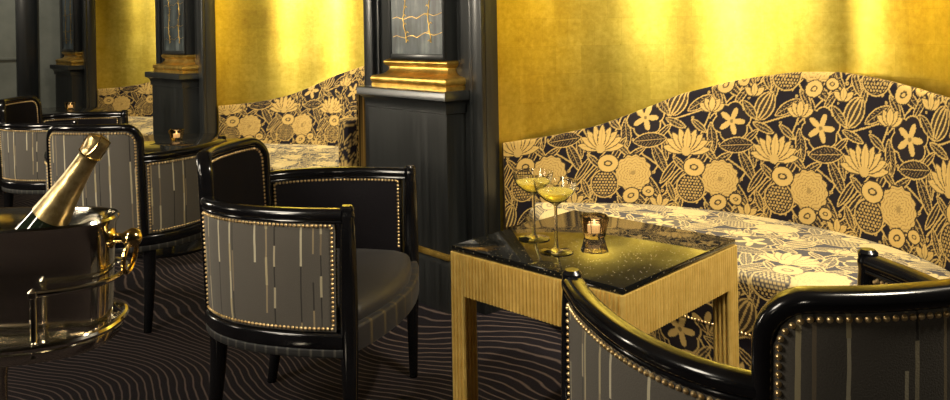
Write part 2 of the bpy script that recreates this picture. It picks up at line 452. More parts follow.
# ------------------------------------------------------------------ floral brocade painted as a repeat
TW, TH = .345, .445
def make_tile():
    R = 4.0/3/1000; nx, ny = int(TW / R), int(TH / R)
    X, Y = np.meshgrid((np.arange(nx) + .5) * TW / nx, (np.arange(ny) + .5) * TH / ny)
    V = np.zeros_like(X)
    mm = .00138
    def loc(px, py, ang=0):
        cx, cy = px * mm, TH - py * mm
        dx = (X - cx + TW/2) % TW - TW/2; dy = (Y - cy + TH/2) % TH - TH/2
        c, s = math.cos(ang), math.sin(ang)
        return dx * c + dy * s, -dx * s + dy * c
    def put(mask, val): V[mask] = val
    # filler: thin crossing stems and dots
    for (px, py, ang, L) in ((60, 290, 1.0, 150), (150, 250, .9, 160), (215, 120, 1.25, 150), (20, 60, .8, 120), (110, 150, 2.2, 120), (95, 20, 2.4, 110), (200, 300, 2.2, 120), (240, 220, 1.9, 110), (160, 100, .35, 90), (60, 230, 2.6, 100)):
        u, v = loc(px, py, ang); bend = v - .00009 / .001 * u * u * 2.2
        put((np.abs(u) < L/2*mm) & (np.abs(bend) < .0030), .8)
    rs = np.random.RandomState(5)
    for _ in range(60):
        u, v = loc(rs.uniform(0, 250), rs.uniform(0, 323)); q = np.hypot(u, v); r0 = rs.uniform(.004, .0075)
        put(q < r0, .75); put(q < r0 * .35, .15)
    def leaf(px, py, ang, L, w, serr=True, fillv=.02):
        u, v = loc(px, py, ang); u = u / mm; v = v / mm
        prof = w * np.clip(1 - (u / L) ** 2, 0, 1) ** .8
        put((np.abs(u) < L + 3) & (np.abs(v) < prof + 3.2), .85)
        put((np.abs(u) < L) & (np.abs(v) < prof), fillv)
        put((np.abs(u) < L * .9) & (np.abs(v) < 1.1), .7)
        if serr:
            put((np.abs(u) < L * .9) & (np.abs(v) < prof * .82) & (np.mod(u + np.abs(v) * .9, 9) < 1.5) & (np.abs(v) > prof * .25), .5)
    def mum(px, py, r):
        u, v = loc(px, py); q = np.hypot(u, v) / mm; a = np.arctan2(v, u); rr = r * (1 + .045 * np.cos(a * 13))
        put(q < rr + 4, .05); put(q < rr, .88)
        ring = np.mod(q + 2.6 * np.cos(a * (11)), 9) < 2.0
        put((q < rr * .95) & ring, .46); put(q < r * .13, .5)
    def disc(px, py, r, ang=0):
        u, v = loc(px, py, ang); q = np.hypot(u, v * 1.18) / mm
        put(q < r + 3.5, .05); put(q < r, .92)
        q2 = np.hypot(u, v * 1.5) / mm; put((q2 < r * .45), .08); put(q2 < r * .26, .88)
    def petals(px, py, angs, L, w, spread=0, val=.95):
        for a in angs:
            u, v = loc(px, py, PI/2 - math.radians(a)); u = u / mm - L * .52; v = v / mm
            prof = w * np.clip(1 - np.abs(u / (L * .52)) ** 2.2, 0, 1)
            put((np.abs(u) < L * .55) & (np.abs(v) < prof + 2.6), .12)
            put((np.abs(u) < L * .50) & (np.abs(v) < prof), val)
            put((np.abs(u) < L * .34) & (np.abs(v) < .8), .66)
    def blossom(px, py, r):
        for k in range(6):
            a = k * PI/3 + .3; u, v = loc(px + r * .62 * math.cos(a), py - r * .62 * math.sin(a)); q = np.hypot(u, v) / mm
            put(q < r * .44 + 3.4, .85)
        for k in range(6):
            a = k * PI/3 + .3; u, v = loc(px + r * .62 * math.cos(a), py - r * .62 * math.sin(a)); q = np.hypot(u, v) / mm
            put(q < r * .44, .01)
        u, v = loc(px, py); q = np.hypot(u, v) / mm; a = np.arctan2(v, u)
        put(q < r * (.50 + .27 * np.cos(a * 5)), .9); put(q < r * .10, .3)
    def pod(px, py, r):
        u, v = loc(px, py); q = np.hypot(u, v) / mm
        put(q < r + 4, .8); put(q < r, .01)
        cell = (np.hypot(np.mod(u / mm + np.where(np.mod(np.floor(v / mm / 8), 2) > 0, 4.5, 0), 9) - 4.5, np.mod(v / mm, 8) - 4) < 3.2)
        put((q < r * .93) & cell, .72); 
    def bulb(px, py, ang, L, w):
        u, v = loc(px, py, ang); u = u / mm; v = v / mm; prof = w * np.clip(1 - (u / L) ** 2, 0, 1) ** .6
        put((np.abs(u) < L + 4) & (np.abs(v) < prof + 4), .85)
        put((np.abs(u) < L) & (np.abs(v) < prof), .07)
        for f in (-.55, 0, .55): put((np.abs(u) < L * .93) & (np.abs(v - f * prof) < 2.2), .88)
    leaf(90, 228, 2.1, 48, 12); leaf(68, 300, 2.25, 46, 10); leaf(140, 292, .95, 50, 9, False); leaf(118, 262, 1.0, 40, 8, False)
    leaf(236, 160, 1.75, 40, 12); leaf(215, 212, 1.1, 44, 9, False); leaf(30, 20, 2.5, 38, 11); leaf(218, 310, .8, 34, 9)
    leaf(250, 250, 1.9, 34, 8, False); leaf(120, 12, .5, 34, 10)
    leaf(150, 30, 1.3, 30, 8); leaf(60, 40, 1.0, 28, 8); leaf(8, 62, 1.9, 30, 8, False); leaf(240, 40, 2.2, 26, 8); leaf(196, 130, 2.5, 26, 7, False); leaf(95, 150, .8, 26, 7, False); leaf(104, 200, 1.8, 30, 8); leaf(232, 205, 2.4, 26, 7); leaf(150, 240, 2.4, 28, 7); leaf(128, 318, 2.0, 28, 8); leaf(20, 215, .6, 30, 8)
    mum(15, 272, 51); pod(183, 304, 38); disc(190, 246, 29); disc(62, 322, 17); disc(12, 14, 24, .5)
    petals(165, 205, (-80, 80, -60, 60, -40, 40, -20, 20, 0), 66, 10.5)
    u, v = loc(165, 203); put(np.hypot(u, v) / mm < 13, .85)
    blossom(38, 112, 50)
    leaf(57, 176, .12, 47, 19); bulb(128, 66, 1.15, 40, 24); leaf(192, 66, .62, 38, 12); leaf(86, 78, 2.3, 30, 10); leaf(128, 124, 2.75, 30, 8)
    petals(228, 88, (-60, 60, -30, 30, 0), 40, 9); petals(95, 40, (-50, 50, 0), 34, 8)
    return V
TILE = make_tile()
def brocade(u, v, top_lit):
    ny, nx = TILE.shape
    val = TILE[(np.floor(np.mod(v, TH) / TH * ny).astype(int)) % ny, (np.floor(np.mod(u, TW) / TW * nx).astype(int)) % nx][:, None]
    dark = np.array([[.010, .008, .012]]); gold = np.array([[.52, .355, .112]])
    if top_lit is not None:  # paler colours painted in where light from above falls on the seat
        L = top_lit.ravel()[:, None]
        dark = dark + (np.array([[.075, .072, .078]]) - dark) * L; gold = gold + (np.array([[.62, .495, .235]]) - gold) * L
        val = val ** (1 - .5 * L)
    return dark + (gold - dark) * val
def cloth_grid(name, P, U, V, parent, top_lit=None, mat='brocade'):
    """P (rows, cols, 3) as one woven surface"""
    r, c = P.shape[:2]; me = bpy.data.meshes.new(name)
    i = np.arange(r * c).reshape(r, c)
    q = np.stack([i[:-1, :-1], i[:-1, 1:], i[1:, 1:], i[1:, :-1]], -1).reshape(-1, 4)
    me.vertices.add(r * c); me.vertices.foreach_set('co', P.astype(np.float32).ravel())
    me.loops.add(q.size); me.loops.foreach_set('vertex_index', q.astype(np.int32).ravel())
    me.polygons.add(len(q)); me.polygons.foreach_set('loop_start', np.arange(0, q.size, 4, dtype=np.int32))
    me.polygons.foreach_set('loop_total', np.full(len(q), 4, dtype=np.int32))
    me.update(calc_edges=True); me.validate()
    uv = np.stack([U.ravel(), V.ravel()], 1).astype(np.float32)
    ul = me.uv_layers.new(name='UVMap'); ul.data.foreach_set('uv', uv[q.ravel()].ravel())
    ca = me.color_attributes.new(name='Col', type='FLOAT_COLOR', domain='POINT')
    rgb = brocade(U.ravel(), V.ravel(), top_lit)
    ca.data.foreach_set('color', np.concatenate([rgb, np.ones((len(rgb), 1))], 1).astype(np.float32).ravel())
    me.shade_smooth(); me.materials.append(M[mat])
    o = bpy.data.objects.new(name, me); COL.objects.link(o); o.parent = parent
    return o

# ------------------------------------------------------------------ banquettes
HS = [.12, .20, .30, .395, .565, .777, .994, 1.18, 1.337, 1.49, 1.583, 1.70, 1.84]
HZ = [.655, .672, .705, .752, .836, .897, .932, .938, .920, .894, .880, .855, .82]
SEAT_Z = .40
def resamp(pts, n):
    d = np.concatenate([[0], np.cumsum(np.linalg.norm(np.diff(pts, axis=0), axis=1))])
    return np.stack([np.interp(np.linspace(0, d[-1], n), d, pts[:, j]) for j in range(pts.shape[1])], 1)
def make_banquette(label, k, res, with_arm):
    t = thing('banquette', label, 'sofa', org(k), WROT, 'curved floral banquettes in the gold alcoves')
    da = 0 if k == 0 else .03; SB = SC - da
    # backrest: front face, rolled top, back drop
    nc = int(2.45 / res); ph = np.linspace(.03, PI - .03, 1200)
    mid = np.stack([SB - (.827 - da) * np.cos(ph), .15 + .62 * np.sin(ph)], 1)
    arc = np.concatenate([[0], np.cumsum(np.linalg.norm(np.diff(mid, axis=0), axis=1))])
    phc = np.interp(np.linspace(0, arc[-1], nc), arc, ph); uc = np.linspace(0, arc[-1], nc)
    ztop = np.interp(SB - (.83 - da) * np.cos(phc), HS, HZ)
    # smooth the crest line
    ker = np.hanning(max(5, int(.16 / res)) | 1); ker /= ker.sum(); pad = len(ker) // 2
    ztop = np.convolve(np.pad(ztop, pad, mode='edge'), ker, mode='valid')
    nr = int(.62 / res)
    fr = np.linspace(0, 1, nr)[:, None]
    zb = .33; zf = zb + (ztop[None, :] - .02 - zb) * fr
    b = .595 + .085 * fr + .012 * np.sin(fr * PI) * -1; a = .822 - da + .010 * fr
    P = np.stack([SB - a * np.cos(phc)[None, :], .15 + b * np.sin(phc)[None, :], zf], -1)
    ca = np.linspace(0, PI, 11)[1:, None]; sp = np.sin(phc)[None, :]
    bt = .68 + .02 * (1 - np.cos(ca)); at = .832 - da + .004 * (1 - np.cos(ca))
    Pt = np.stack([SB - at * np.cos(phc)[None, :], .15 + bt * sp, ztop[None, :] - .02 + .02 * np.sin(ca)], -1)
    Pd = Pt[-1:].copy(); Pd[..., 2] = .30
    Pall = np.concatenate([P, Pt, Pd], 0)
    Vv = np.concatenate([zf, ztop[None, :] - .02 + .02 * ca / PI * 2, np.repeat(ztop[None, :], 1, 0) - .3], 0)
    U = np.repeat(uc[None, :], Pall.shape[0], 0)
    mm = .00138; uref = np.interp(math.acos((SC - .777) / .827), phc, uc)
    cloth_grid('backrest', Pall, U - uref + 38 * mm, Vv - .74 + TH - 112 * mm, t)
    # seat: top from back to front, rounded nose, then front drop
    ns = int(1.55 / res); s = np.linspace(.20, 1.748, ns)
    mb = .15 + .60 * np.sqrt(np.clip(1 - ((s - SC) / .802) ** 2, 0, 1)) - .004
    mf = .092 + .16 * (np.abs(s - SC) / .78) ** 3
    nt = int(.66 / res); f = np.linspace(0, 1, nt)[:, None]
    dep = np.maximum(mb - mf - .03, .01)[None, :]
    m = (mb[None, :] - dep * f); crown = .016 * np.sin(np.clip(f, 0, 1) * PI) 
    zt = SEAT_Z + crown + 0 * m
    an = np.linspace(0, PI/2, 9)[1:, None]
    mn = (mf + .03)[None, :] - .03 * np.sin(an) ; zn = SEAT_Z - .03 * (1 - np.cos(an)) + 0 * mn
    nd = int(.31 / res); g = np.linspace(0, 1, nd)[1:, None]
    zd = (SEAT_Z - .03) - (SEAT_Z - .03 - .228) * g + 0 * s[None, :]; md = mf[None, :] + .004 * np.sin(g * PI) * -1
    sx = np.repeat(s[None, :], nt + 8 + nd - 1, 0)
    mall = np.concatenate([m, mn, md], 0); zall = np.concatenate([zt, zn, zd], 0)
    P = np.stack([sx, mall, zall], -1)
    vv = np.concatenate([(mall[:nt] - mf[None, :]), .03 - .047 * an / (PI/2) + 0 * mn, -.017 - .14 * g + 0 * md], 0)
    cloth_grid('seat_cushion', P, sx, vv + .02, t, top_lit=np.concatenate([np.ones((nt + 4, ns)), np.full((4, ns), .5), np.zeros((nd - 1, ns))], 0))  # top rows coloured as lit from above, front drop left plain
    # base panel below the studded seam
    nb = int(.16 / res); g = np.linspace(0, 1, nb)[:, None]
    zz = .226 - (.226 - .075) * g + 0 * s[None, :]; mm_ = mf[None, :] + .003 + 0 * zz
    P = np.stack([np.repeat(s[None, :], nb, 0), mm_, zz], -1)
    # close below and up the ends
    cloth_grid('base_panel', P, P[..., 0] + .09, zz + .11, t)
    b = MB(); pts = resamp(np.stack([s, mf - .002], 1), int(1.6 / .0115))
    for p in pts: b.dome((p[0], p[1], .226), (0, -1, 0), .0042, 6)
    b.build('stud_trim', 'brass_nail', t)
    # recessed black kick board and carcass
    outer = [(a_, b_ + .07) for a_, b_ in zip(s[::max(1, ns // 60)], mf[::max(1, ns // 60)])]
    back = [(SC - .79 * math.cos(q), .15 + .57 * math.sin(q)) for q in np.linspace(PI - .35, .35, 40)]
    loop = outer + back
    MB().ring([[(x, y, z) for x, y in loop] for z in (0, .30)], True, False, True).build('kick_board', 'kick_black', t, angle=30)
    # upholstered arm at the near end
    if not with_arm: return t
    sec = np.array([(1.625, .42, ), (1.625, .16), (1.63, .135), (1.65, .125), (1.70, .125), (1.72, .135), (1.725, .16), (1.725, .30)])
    pts = resamp(sec, max(24, int(.62 / res / 1.5)))
    zs = np.concatenate([np.linspace(.08, .672, int(.6 / res / 1.5)), [.682, .688]])
    P = np.zeros((len(zs) + 1, len(pts), 3)); ctr = np.array([1.675, .24])
    for i, z in enumerate(zs):
        kf = 0 if z <= .672 else (.10 if z < .685 else .25); P[i, :, :2] = pts + (ctr - pts) * kf; P[i, :, 2] = z
    P[-1, :, :2] = pts + (ctr - pts) * .96; P[-1, :, 2] = .689
    d_ = np.concatenate([[0], np.cumsum(np.linalg.norm(np.diff(pts, axis=0), axis=1))])
    cloth_grid('arm', P, np.repeat(d_[None, :], len(P), 0) + .21, P[..., 2] + .2, t)
    return t
make_banquette('long curved gold floral banquette with a humped back behind the square table', 0, .003, False)
b2 = make_banquette('curved gold floral banquette in the middle alcove, behind the free-standing armchair', 1, .006, True)
dup(b2, org(2), WROT, 'curved gold floral banquette in the most distant gold alcove, at the far left')

# ------------------------------------------------------------------ armchairs
def catmull(P, n):
    out = []; P = [Vector(p) for p in P]; Q = [P[0] * 2 - P[1]] + P + [P[-1] * 2 - P[-2]]
    for i in range(1, len(Q) - 2):
        for k in range(n):
            t = k / n; a, b, c, d = Q[i-1], Q[i], Q[i+1], Q[i+2]
            out.append(.5 * ((2*b) + (c-a)*t + (2*a-5*b+4*c-d)*t*t + (3*b-a-3*c+d)*t**3))
    out.append(Q[-2]); return out
half = [(.305, .24), (.312, .11), (.295, -.03), (.246, -.140), (.170, -.212), (.09, -.238)]
plan = catmull([(-x, y) for x, y in half] + [(0, -.245)] + half[::-1], 16)
pl = np.array([p[:] for p in plan]); pd = np.concatenate([[0], np.cumsum(np.linalg.norm(np.diff(pl, axis=0), axis=1))]); pd -= pd[-1] / 2
TMAX = pd[-1]; HW = .193
def PT(t, z=.35, off=0):
    x = np.interp(t, pd, pl[:, 0]); y = np.interp(t, pd, pl[:, 1]); e = .006
    tx = np.interp(t + e, pd, pl[:, 0]) - np.interp(t - e, pd, pl[:, 0]); ty = np.interp(t + e, pd, pl[:, 1]) - np.interp(t - e, pd, pl[:, 1])
    q = math.hypot(tx, ty); nx, ny = ty / q, -tx / q
    rake = -.05 * (z - .35) * min(1, max(0, -y / .22)) + .0
    return Vector((x + nx * off, y + ny * off + rake, z)), Vector((nx, ny, 0))
def slab(mb, t0, t1, zlo, zhi, o_in, o_out, nt=36, nz=10, puff=0.0):
    """thin curved pad following the shell; zlo/zhi callables of t"""
    rows = {}
    front, back, uvs = [], [], []
    for i in range(nt + 1):
        t = t0 + (t1 - t0) * i / nt; a, b = zlo(t), zhi(t)
        for j in range(nz + 1):
            z = a + (b - a) * j / nz
            w = math.sin(PI * i / nt) ** .4 * math.sin(PI * j / nz) ** .4 if 0 < i < nt and 0 < j < nz else 0
            front.append(tuple(PT(t, z, o_out + puff * w)[0])); back.append(tuple(PT(t, z, o_in)[0])); uvs.append((t + .7, z))
    n = nz + 1; N = len(front); fs = []
    for i in range(nt):
        for j in range(nz):
            q = (i*n+j, (i+1)*n+j, (i+1)*n+j+1, i*n+j+1); fs.append(q); fs.append(tuple(N + k for k in q[::-1]))
    edge = [i*n for i in range(nt+1)] + [nt*n+j for j in range(1, n)] + [i*n+nz for i in range(nt-1, -1, -1)] + [j for j in range(nz-1, 0, -1)]
    for a, b in zip(edge, edge[1:] + edge[:1]): fs.append((b, a, N + a, N + b))
    mb.add(front + back, fs, uvs + uvs); return mb
def nail_line(mb, path, off, sgn, r=.0044, pitch=.0112):
    """path list of (t,z)"""
    pts = [PT(t, z, off) for t, z in path]; arr = np.array([[*p[0], t, z] for p, (t, z) in zip(pts, path)])
    d = np.concatenate([[0], np.cumsum(np.linalg.norm(np.diff(arr[:, :3], axis=0), axis=1))])
    for q in np.linspace(0, d[-1], max(2, int(d[-1] / pitch))):
        t = np.interp(q, d, arr[:, 3]); z = np.interp(q, d, arr[:, 4]); p, n = PT(t, z, off); mb.dome(p, n * sgn, r)
BT = .782; BR = .055
def outline(hw, zt, r, z0):
    pts = [(-hw, z0 + (zt - r - z0) * i / 12) for i in range(13)]
    pts += [(-hw + r - r * math.cos(a), zt - r + r * math.sin(a)) for a in [PI/2 * i / 8 for i in range(1, 9)]]
    pts += [(-hw + r + (2*hw - 2*r) * i / 24, zt) for i in range(1, 25)]
    pts += [(hw - r + r * math.sin(a), zt - r + r * math.cos(a)) for a in [PI/2 * i / 8 for i in range(1, 9)]]
    pts += [(hw, zt - r + (z0 - zt + r) * i / 12) for i in range(1, 13)]
    return pts
def ztop(hw, zt, r):
    def f(t):
        q = abs(t) - (hw - r)
        return zt if q <= 0 else zt - r + math.sqrt(max(0, r*r - q*q))
    return f
def make_chair(label, loc, rz):
    t = thing('armchair', label, 'armchair', loc, rz, 'black lacquered tub armchairs with brass nail trim')
    Tf = TMAX - .012
    # lacquered frame of the raised back
    out = outline(HW, BT - .013, BR, .36); P = [PT(a, z, -.015) for a, z in out]
    MB().sweep([p for p, n in P], [n for p, n in P], rrect(.042, .027, .0128, 5)).build('back_frame', 'lacquer', t)
    # arm rails
    for sg in (-1, 1):
        P = [PT(sg * (HW + .006 + (Tf - HW - .006) * i / 36), .653, -.015) for i in range(37)]
        rail = MB().sweep([p for p, n in P], [n for p, n in P], rrect(.040, .030, .0145, 6))
        rail.sweep([p + Vector((0, 0, -.016)) for p, n in P], [n for p, n in P], rrect(.034, .010, .004, 2))
        rail.build('arm_rail', 'lacquer', t)
    # seat rail, gimp
    P = [PT(-Tf + 2 * Tf * i / 80, .343, -.013) for i in range(81)]
    MB().sweep([p for p, n in P], [n for p, n in P], rrect(.042, .040, .008)).build('seat_rail', 'lacquer', t)
    P = [PT(-Tf + 2 * Tf * i / 80, .314, -.011) for i in range(81)]
    MB().sweep([p for p, n in P], [n for p, n in P], rrect(.034, .022, .004)).build('gimp_band', 'gimp', t)
    # outer pads with nails
    hb = HW - .012
    ob = slab(MB(), -hb, hb, lambda q: .366, ztop(hb, BT - .026, BR - .012), -.014, -.001, 40, 14, .004).build('outer_back_panel', 'chair_fabric', t)
    nb = MB(); o2 = outline(hb - .006, BT - .032, BR - .016, .374); nail_line(nb, o2 + [(hb - .006 - 2 * (hb - .006) * i / 20, .374) for i in range(1, 21)], .001, 1)
    nb.build('nail_trim', 'brass_nail', ob)
    for sg in (-1, 1):
        a, b = HW + .016, Tf - .018
        op = slab(MB(), sg * a, sg * b, lambda q: .366, lambda q: .636, -.014, -.001, 36, 10, .004).build('outer_arm_panel', 'chair_fabric', t)
        nb = MB(); a += .006; b -= .006
        loop = [(a, .374 + .254 * i / 10) for i in range(11)] + [(a + (b - a) * i / 30, .628) for i in range(1, 31)] + [(b, .628 - .254 * i / 10) for i in range(1, 11)] + [(b + (a - b) * i / 30, .374) for i in range(1, 31)]
        nail_line(nb, [(sg * p, z) for p, z in loop], .001, 1); nb.build('nail_trim', 'brass_nail', op)
        # inside of the arm
        ip = slab(MB(), sg * a, sg * (b + .002), lambda q: .38, lambda q: .638, -.017, -.031, 30, 8, -.008).build('inner_arm_panel', 'velvet', t)
        nb = MB(); nail_line(nb, [(sg * a, .42)] + [(sg * a, .630)] + [(sg * (a + (b - a) * i / 30), .630) for i in range(1, 31)] + [(sg * b, .630 - .21 * i / 10) for i in range(1, 11)], -.032, -1)
        nb.build('nail_trim', 'brass_nail', ip)
    ib = slab(MB(), -hb, hb, lambda q: .38, ztop(hb, BT - .026, BR - .012), -.017, -.031, 40, 12, -.010).build('inner_back_panel', 'velvet', t)
    nb = MB(); nail_line(nb, outline(hb - .006, BT - .032, BR - .016, .42), -.032, -1); nb.build('nail_trim', 'brass_nail', ib)
    # seat cushion: boundary inside the shell plus bowed front
    bd = [PT(-Tf + .01 + 2 * (Tf - .01) * i / 70, .35, -.046)[0] for i in range(71)]
    fx0, fy0 = bd[-1].x, bd[-1].y
    bow = [Vector((fx0 - 2 * fx0 * i / 30, .236 + .062 * math.sin(PI * i / 30) ** .8, 0)) for i in range(1, 30)]
    lp = [(p.x, p.y) for p in bd] + [(p.x, p.y) for p in bow]; cx, cy = 0, .03
    rings = []
    for k, z in ((.955, .352), (.985, .366), (1.0, .384), (.992, .398), (.965, .408), (.90, .418), (.75, .430), (.5, .440), (.25, .444), (.06, .445)):
        rings.append([(cx + (x - cx) * k, cy + (y - cy) * k, z) for x, y in lp])
    MB().ring(rings, True, False, True).build('seat_cushion', 'seat_cloth', t, angle=50)
    fp = [Vector((.290 - .580 * i / 40, .240 + .062 * math.sin(PI * i / 40) ** .8, .343)) for i in range(41)]
    nr = [Vector((0, 1, 0)) + Vector((p.x * .8, 0, 0)) for p in fp]
    MB().sweep(fp, nr, rrect(.026, .066, .008)).build('seat_apron', 'apron_cloth', t)
    # front posts rise to the arm rails, rear legs stop under the seat
    for sg in (-1, 1):
        e, _n = PT(sg * (TMAX - .004), .35, -.015); b = MB()
        prof = [(0, .0155), (.03, .0165), (.15, .0205), (.28, .0255), (.36, .0275), (.44, .0275), (.54, .0255), (.62, .0225), (.640, .0205), (.647, .0225), (.655, .0225), (.659, .0205), (.670, .0215), (.676, .0150)]
        b.lathe([(r * .84, z) for z, r in prof], 20, (e.x, e.y + .004, 0)); b.build('front_leg', 'lacquer', t)
        b = MB(); x0, y0 = sg * .185, -.17
        pts = [(x0 + sg * .004 * (1 - f), y0 - .030 * (1 - f) ** 2, .33 * f) for f in [i / 10 for i in range(11)]]
        b.tube(pts, [.0145 + .0105 * i / 10 for i in range(11)], 14); b.build('rear_leg', 'lacquer', t)
    return t
def rz_of(f): return math.atan2(f[1], f[0]) - PI/2
chA = make_chair('black armchair standing free in the middle, facing right beside the square table', (-.505, 2.278, 0), rz_of((.982, -.187)))
dup(chA, (.490, 1.205, 0), rz_of((-.165, .986)), 'nearest armchair, cropped at bottom right, its striped back turned to us')
dup(chA, (-1.405, 3.155, 0), rz_of((.12, .993)), 'armchair with its grey striped back turned to us, behind the champagne bottle')
dup(chA, (-2.32, 4.36, 0), rz_of((1, 0)), 'distant black armchair at far left, facing right toward the round table')

# ------------------------------------------------------------------ square table
def make_square_table():
    c = Vector((.298, 2.032)); S = .526; h = S / 2
    t = thing('cocktail_table', 'square table with reeded gold sides and a polished black speckled top', 'table', (c.x, c.y, 0), math.radians(45.8))
    MB().box(-h + .003, h - .003, -h + .003, h - .003, .536, .552, .002).build('tabletop', 'granite', t)
    pit = .0112
    def reed(n_w, depth=.0048):
        n = max(2, round(n_w / pit)); pts = []
        for i in range(n):
            for q in (.0, .12, .3, .5, .7, .88):
                pts.append((n_w * (i + q) / n, depth * (math.sqrt(max(0, 1 - ((q - .5) / .5) ** 2)) if q else 0)))
        pts.append((n_w, 0)); return pts
    lw = .047; ah = .106
    for i in range(4):
        R = Matrix.Rotation(i * PI/2, 4, 'Z')
        # apron between legs: local front at y=-h, x from -h+lw to h-lw
        pts = reed(2 * h - 2 * lw); ring0 = [(-h + lw + a, -h - d + .003) for a, d in pts] + [(h - lw, -h + .028), (-h + lw, -h + .028)]
        b = MB().ring([[tuple(R @ Vector((x, y, z))) for x, y in ring0] for z in (.536 - ah, .5355)], True, False, True)
        b.build('apron', 'reeded_gold', t, angle=60)
        # leg at corner (-h,-h): reeded on all four faces
        f = reed(lw); ring = []
        for k in range(4):
            RR = Matrix.Rotation(k * PI/2, 2)
            for a, d in f[:-1]:
                p = RR @ Vector((a - lw/2, -lw/2 - d + .003)); ring.append((p.x - h + lw/2, p.y - h + lw/2))
        b = MB().ring([[tuple(R @ Vector((x, y, z))) for x, y in ring] for z in (0, .5355)], True, False, True)
        b.build('leg', 'reeded_gold', t, angle=60)
    return t
make_square_table()
TT = .552
# ------------------------------------------------------------------ round tables
def round_table(loc, label):
    t = thing('round_table', label, 'table', loc, 0, 'round black tables among the far chairs')
    MB().lathe([(.30, .518), (.358, .520), (.366, .528), (.370, .540), (.366, .548), (.356, .552)], 72).build('tabletop', 'granite', t)
    MB().lathe([(.05, .02), (.036, .06), (.032, .30), (.040, .46), (.10, .508), (.20, .518)], 32).build('pedestal', 'lacquer', t)
    MB().lathe([(.22, 0), (.22, .012), (.19, .020), (.05, .030)], 48).build('base', 'lacquer', t)
    return t
rt = round_table((-1.63, 4.13, 0), 'round black glossy table with one tealight, behind the armchair backs')
dup(rt, (-3.25, 6.02, 0), 0, 'small dark round table farthest away, in front of the distant alcove')

# ------------------------------------------------------------------ coupes
def coupe(loc, label):
    t = thing('champagne_coupe', label, 'glass', loc, 0, 'champagne coupes on the square table')
    outer = [(.002, 0), (.040, .0005), (.0415, .002), (.036, .0035), (.014, .006), (.0055, .012), (.0042, .03), (.0038, .07), (.0040, .105), (.0055, .116), (.014, .122), (.030, .131), (.043, .143), (.0505, .157), (.0535, .172), (.0540, .177)]
    inner = [(.0534, .1775), (.0525, .172), (.0492, .157), (.0415, .1442), (.029, .1326), (.013, .1240), (.001, .1218)]
    MB().lathe(outer + inner, 48).build('glass_body', 'glass', t)
    liq = [(.001, .1226), (.013, .1247), (.029, .1333), (.0410, .1448), (.0448, .1500), (.0448, .1505), (.001, .1505)]
    MB().lathe(liq, 40).build('champagne', 'champagne', t)
    return t
cp = coupe((.192, 1.945, TT), 'champagne coupe nearer the front corner of the square table')
dup(cp, (.146, 2.072, TT), 0, 'champagne coupe set farther back, partly behind the other coupe')
# ------------------------------------------------------------------ votives
def votive(loc, label):
    t = thing('tealight_holder', label, 'candle holder', loc, 0, 'glass tealight holders')
    b = MB(); seg = 8
    b.lathe([(.026, 0), (.029, .004), (.040, .048), (.040, .055), (.036, .058), (.033, .055), (.032, .045), (.026, .016), (.002, .014)], seg)
    g = b.build('glass_cup', 'smoke_glass', t, angle=12)
    g.rotation_euler = (0, 0, PI / 8)
    w = MB().lathe([(.0150, .015), (.0160, .017), (.0160, .036), (.0145, .037), (.002, .036)], 24).build('tealight', 'wax', t)
    MB().lathe([(.0005, .036), (.002, .038), (.0026, .041), (.002, .044), (.0005, .048)], 12).build('flame', 'flame', w)
    return t
vo = votive((.306, 2.078, TT), 'lit tealight in a faceted glass holder on the square table')
dup(vo, (-1.60, 4.19, TT), 0, 'lit tealight in a glass holder on the round table')
dup(vo, (-3.16, 6.12, TT), 0, 'tiny lit tealight on the farthest round table')

# ------------------------------------------------------------------ champagne cooler on its stand
BX, BY = -.818, 1.335
def oval(a, b, z, n=72, ex=2.6, cx=0, cy=0):
    out = []
    for k in range(n):
        q = 2 * PI * k / n; c, s = math.cos(q), math.sin(q)
        out.append((cx + a * math.copysign(abs(c) ** (2/ex), c), cy + b * math.copysign(abs(s) ** (2/ex), s), z))
    return out
ST = .600
def make_stand():
    t = thing('tray_stand', 'silver tray stand with a gallery rail holding the champagne bucket', 'stand', (BX, BY, 0), math.radians(2))
    pr = [(.120, .050, ST - .012), (.186, .110, ST - .012), (.194, .118, ST - .008), (.197, .121, ST - .002), (.197, .121, ST + .008), (.194, .118, ST + .010), (.191, .115, ST + .006), (.190, .114, ST), (.02, .02, ST)]
    MB().ring([oval(a, b, z, 96) for a, b, z in pr], True, False, True).build('tray', 'silver', t)
    MB().lathe([(.020, .02), (.015, .06), (.0125, .30), (.0125, ST - .07), (.018, ST - .03), (.05, ST - .013)], 24).build('pedestal', 'silver', t)
    MB().lathe([(.15, 0), (.15, .008), (.13, .018), (.05, .026), (.02, .04)], 48).build('foot', 'silver', t)
    for sg in (1, -1):
        pts = [(sg * p[0], p[1], p[2]) for p in oval(.206, .112, ST + .099, 160)]
        arc = [p for p in pts if p[0] * sg > .108]
        arc.sort(key=lambda p: math.atan2(p[1], p[0] * sg))
        b = MB().tube(arc, .0052, 10)
        for p in (arc[0], arc[-1]): b.lathe([(.002, -.009), (.0085, -.004), (.0085, .004), (.002, .009)], 12, p)
        b.build('gallery_rail', 'silver', t)
        for p in (arc[0], arc[-1]):
            MB().lathe([(.008, ST + .0005), (.0052, ST + .012), (.0052, ST + .095)], 12, (p[0], p[1], 0)).build('rail_post', 'silver', t)
    pts = oval(.200, .124, ST + .018, 120)
    MB().tube(pts, .006, 8, closed=True).build('rim_wire', 'silver', t)
    return t
make_stand()
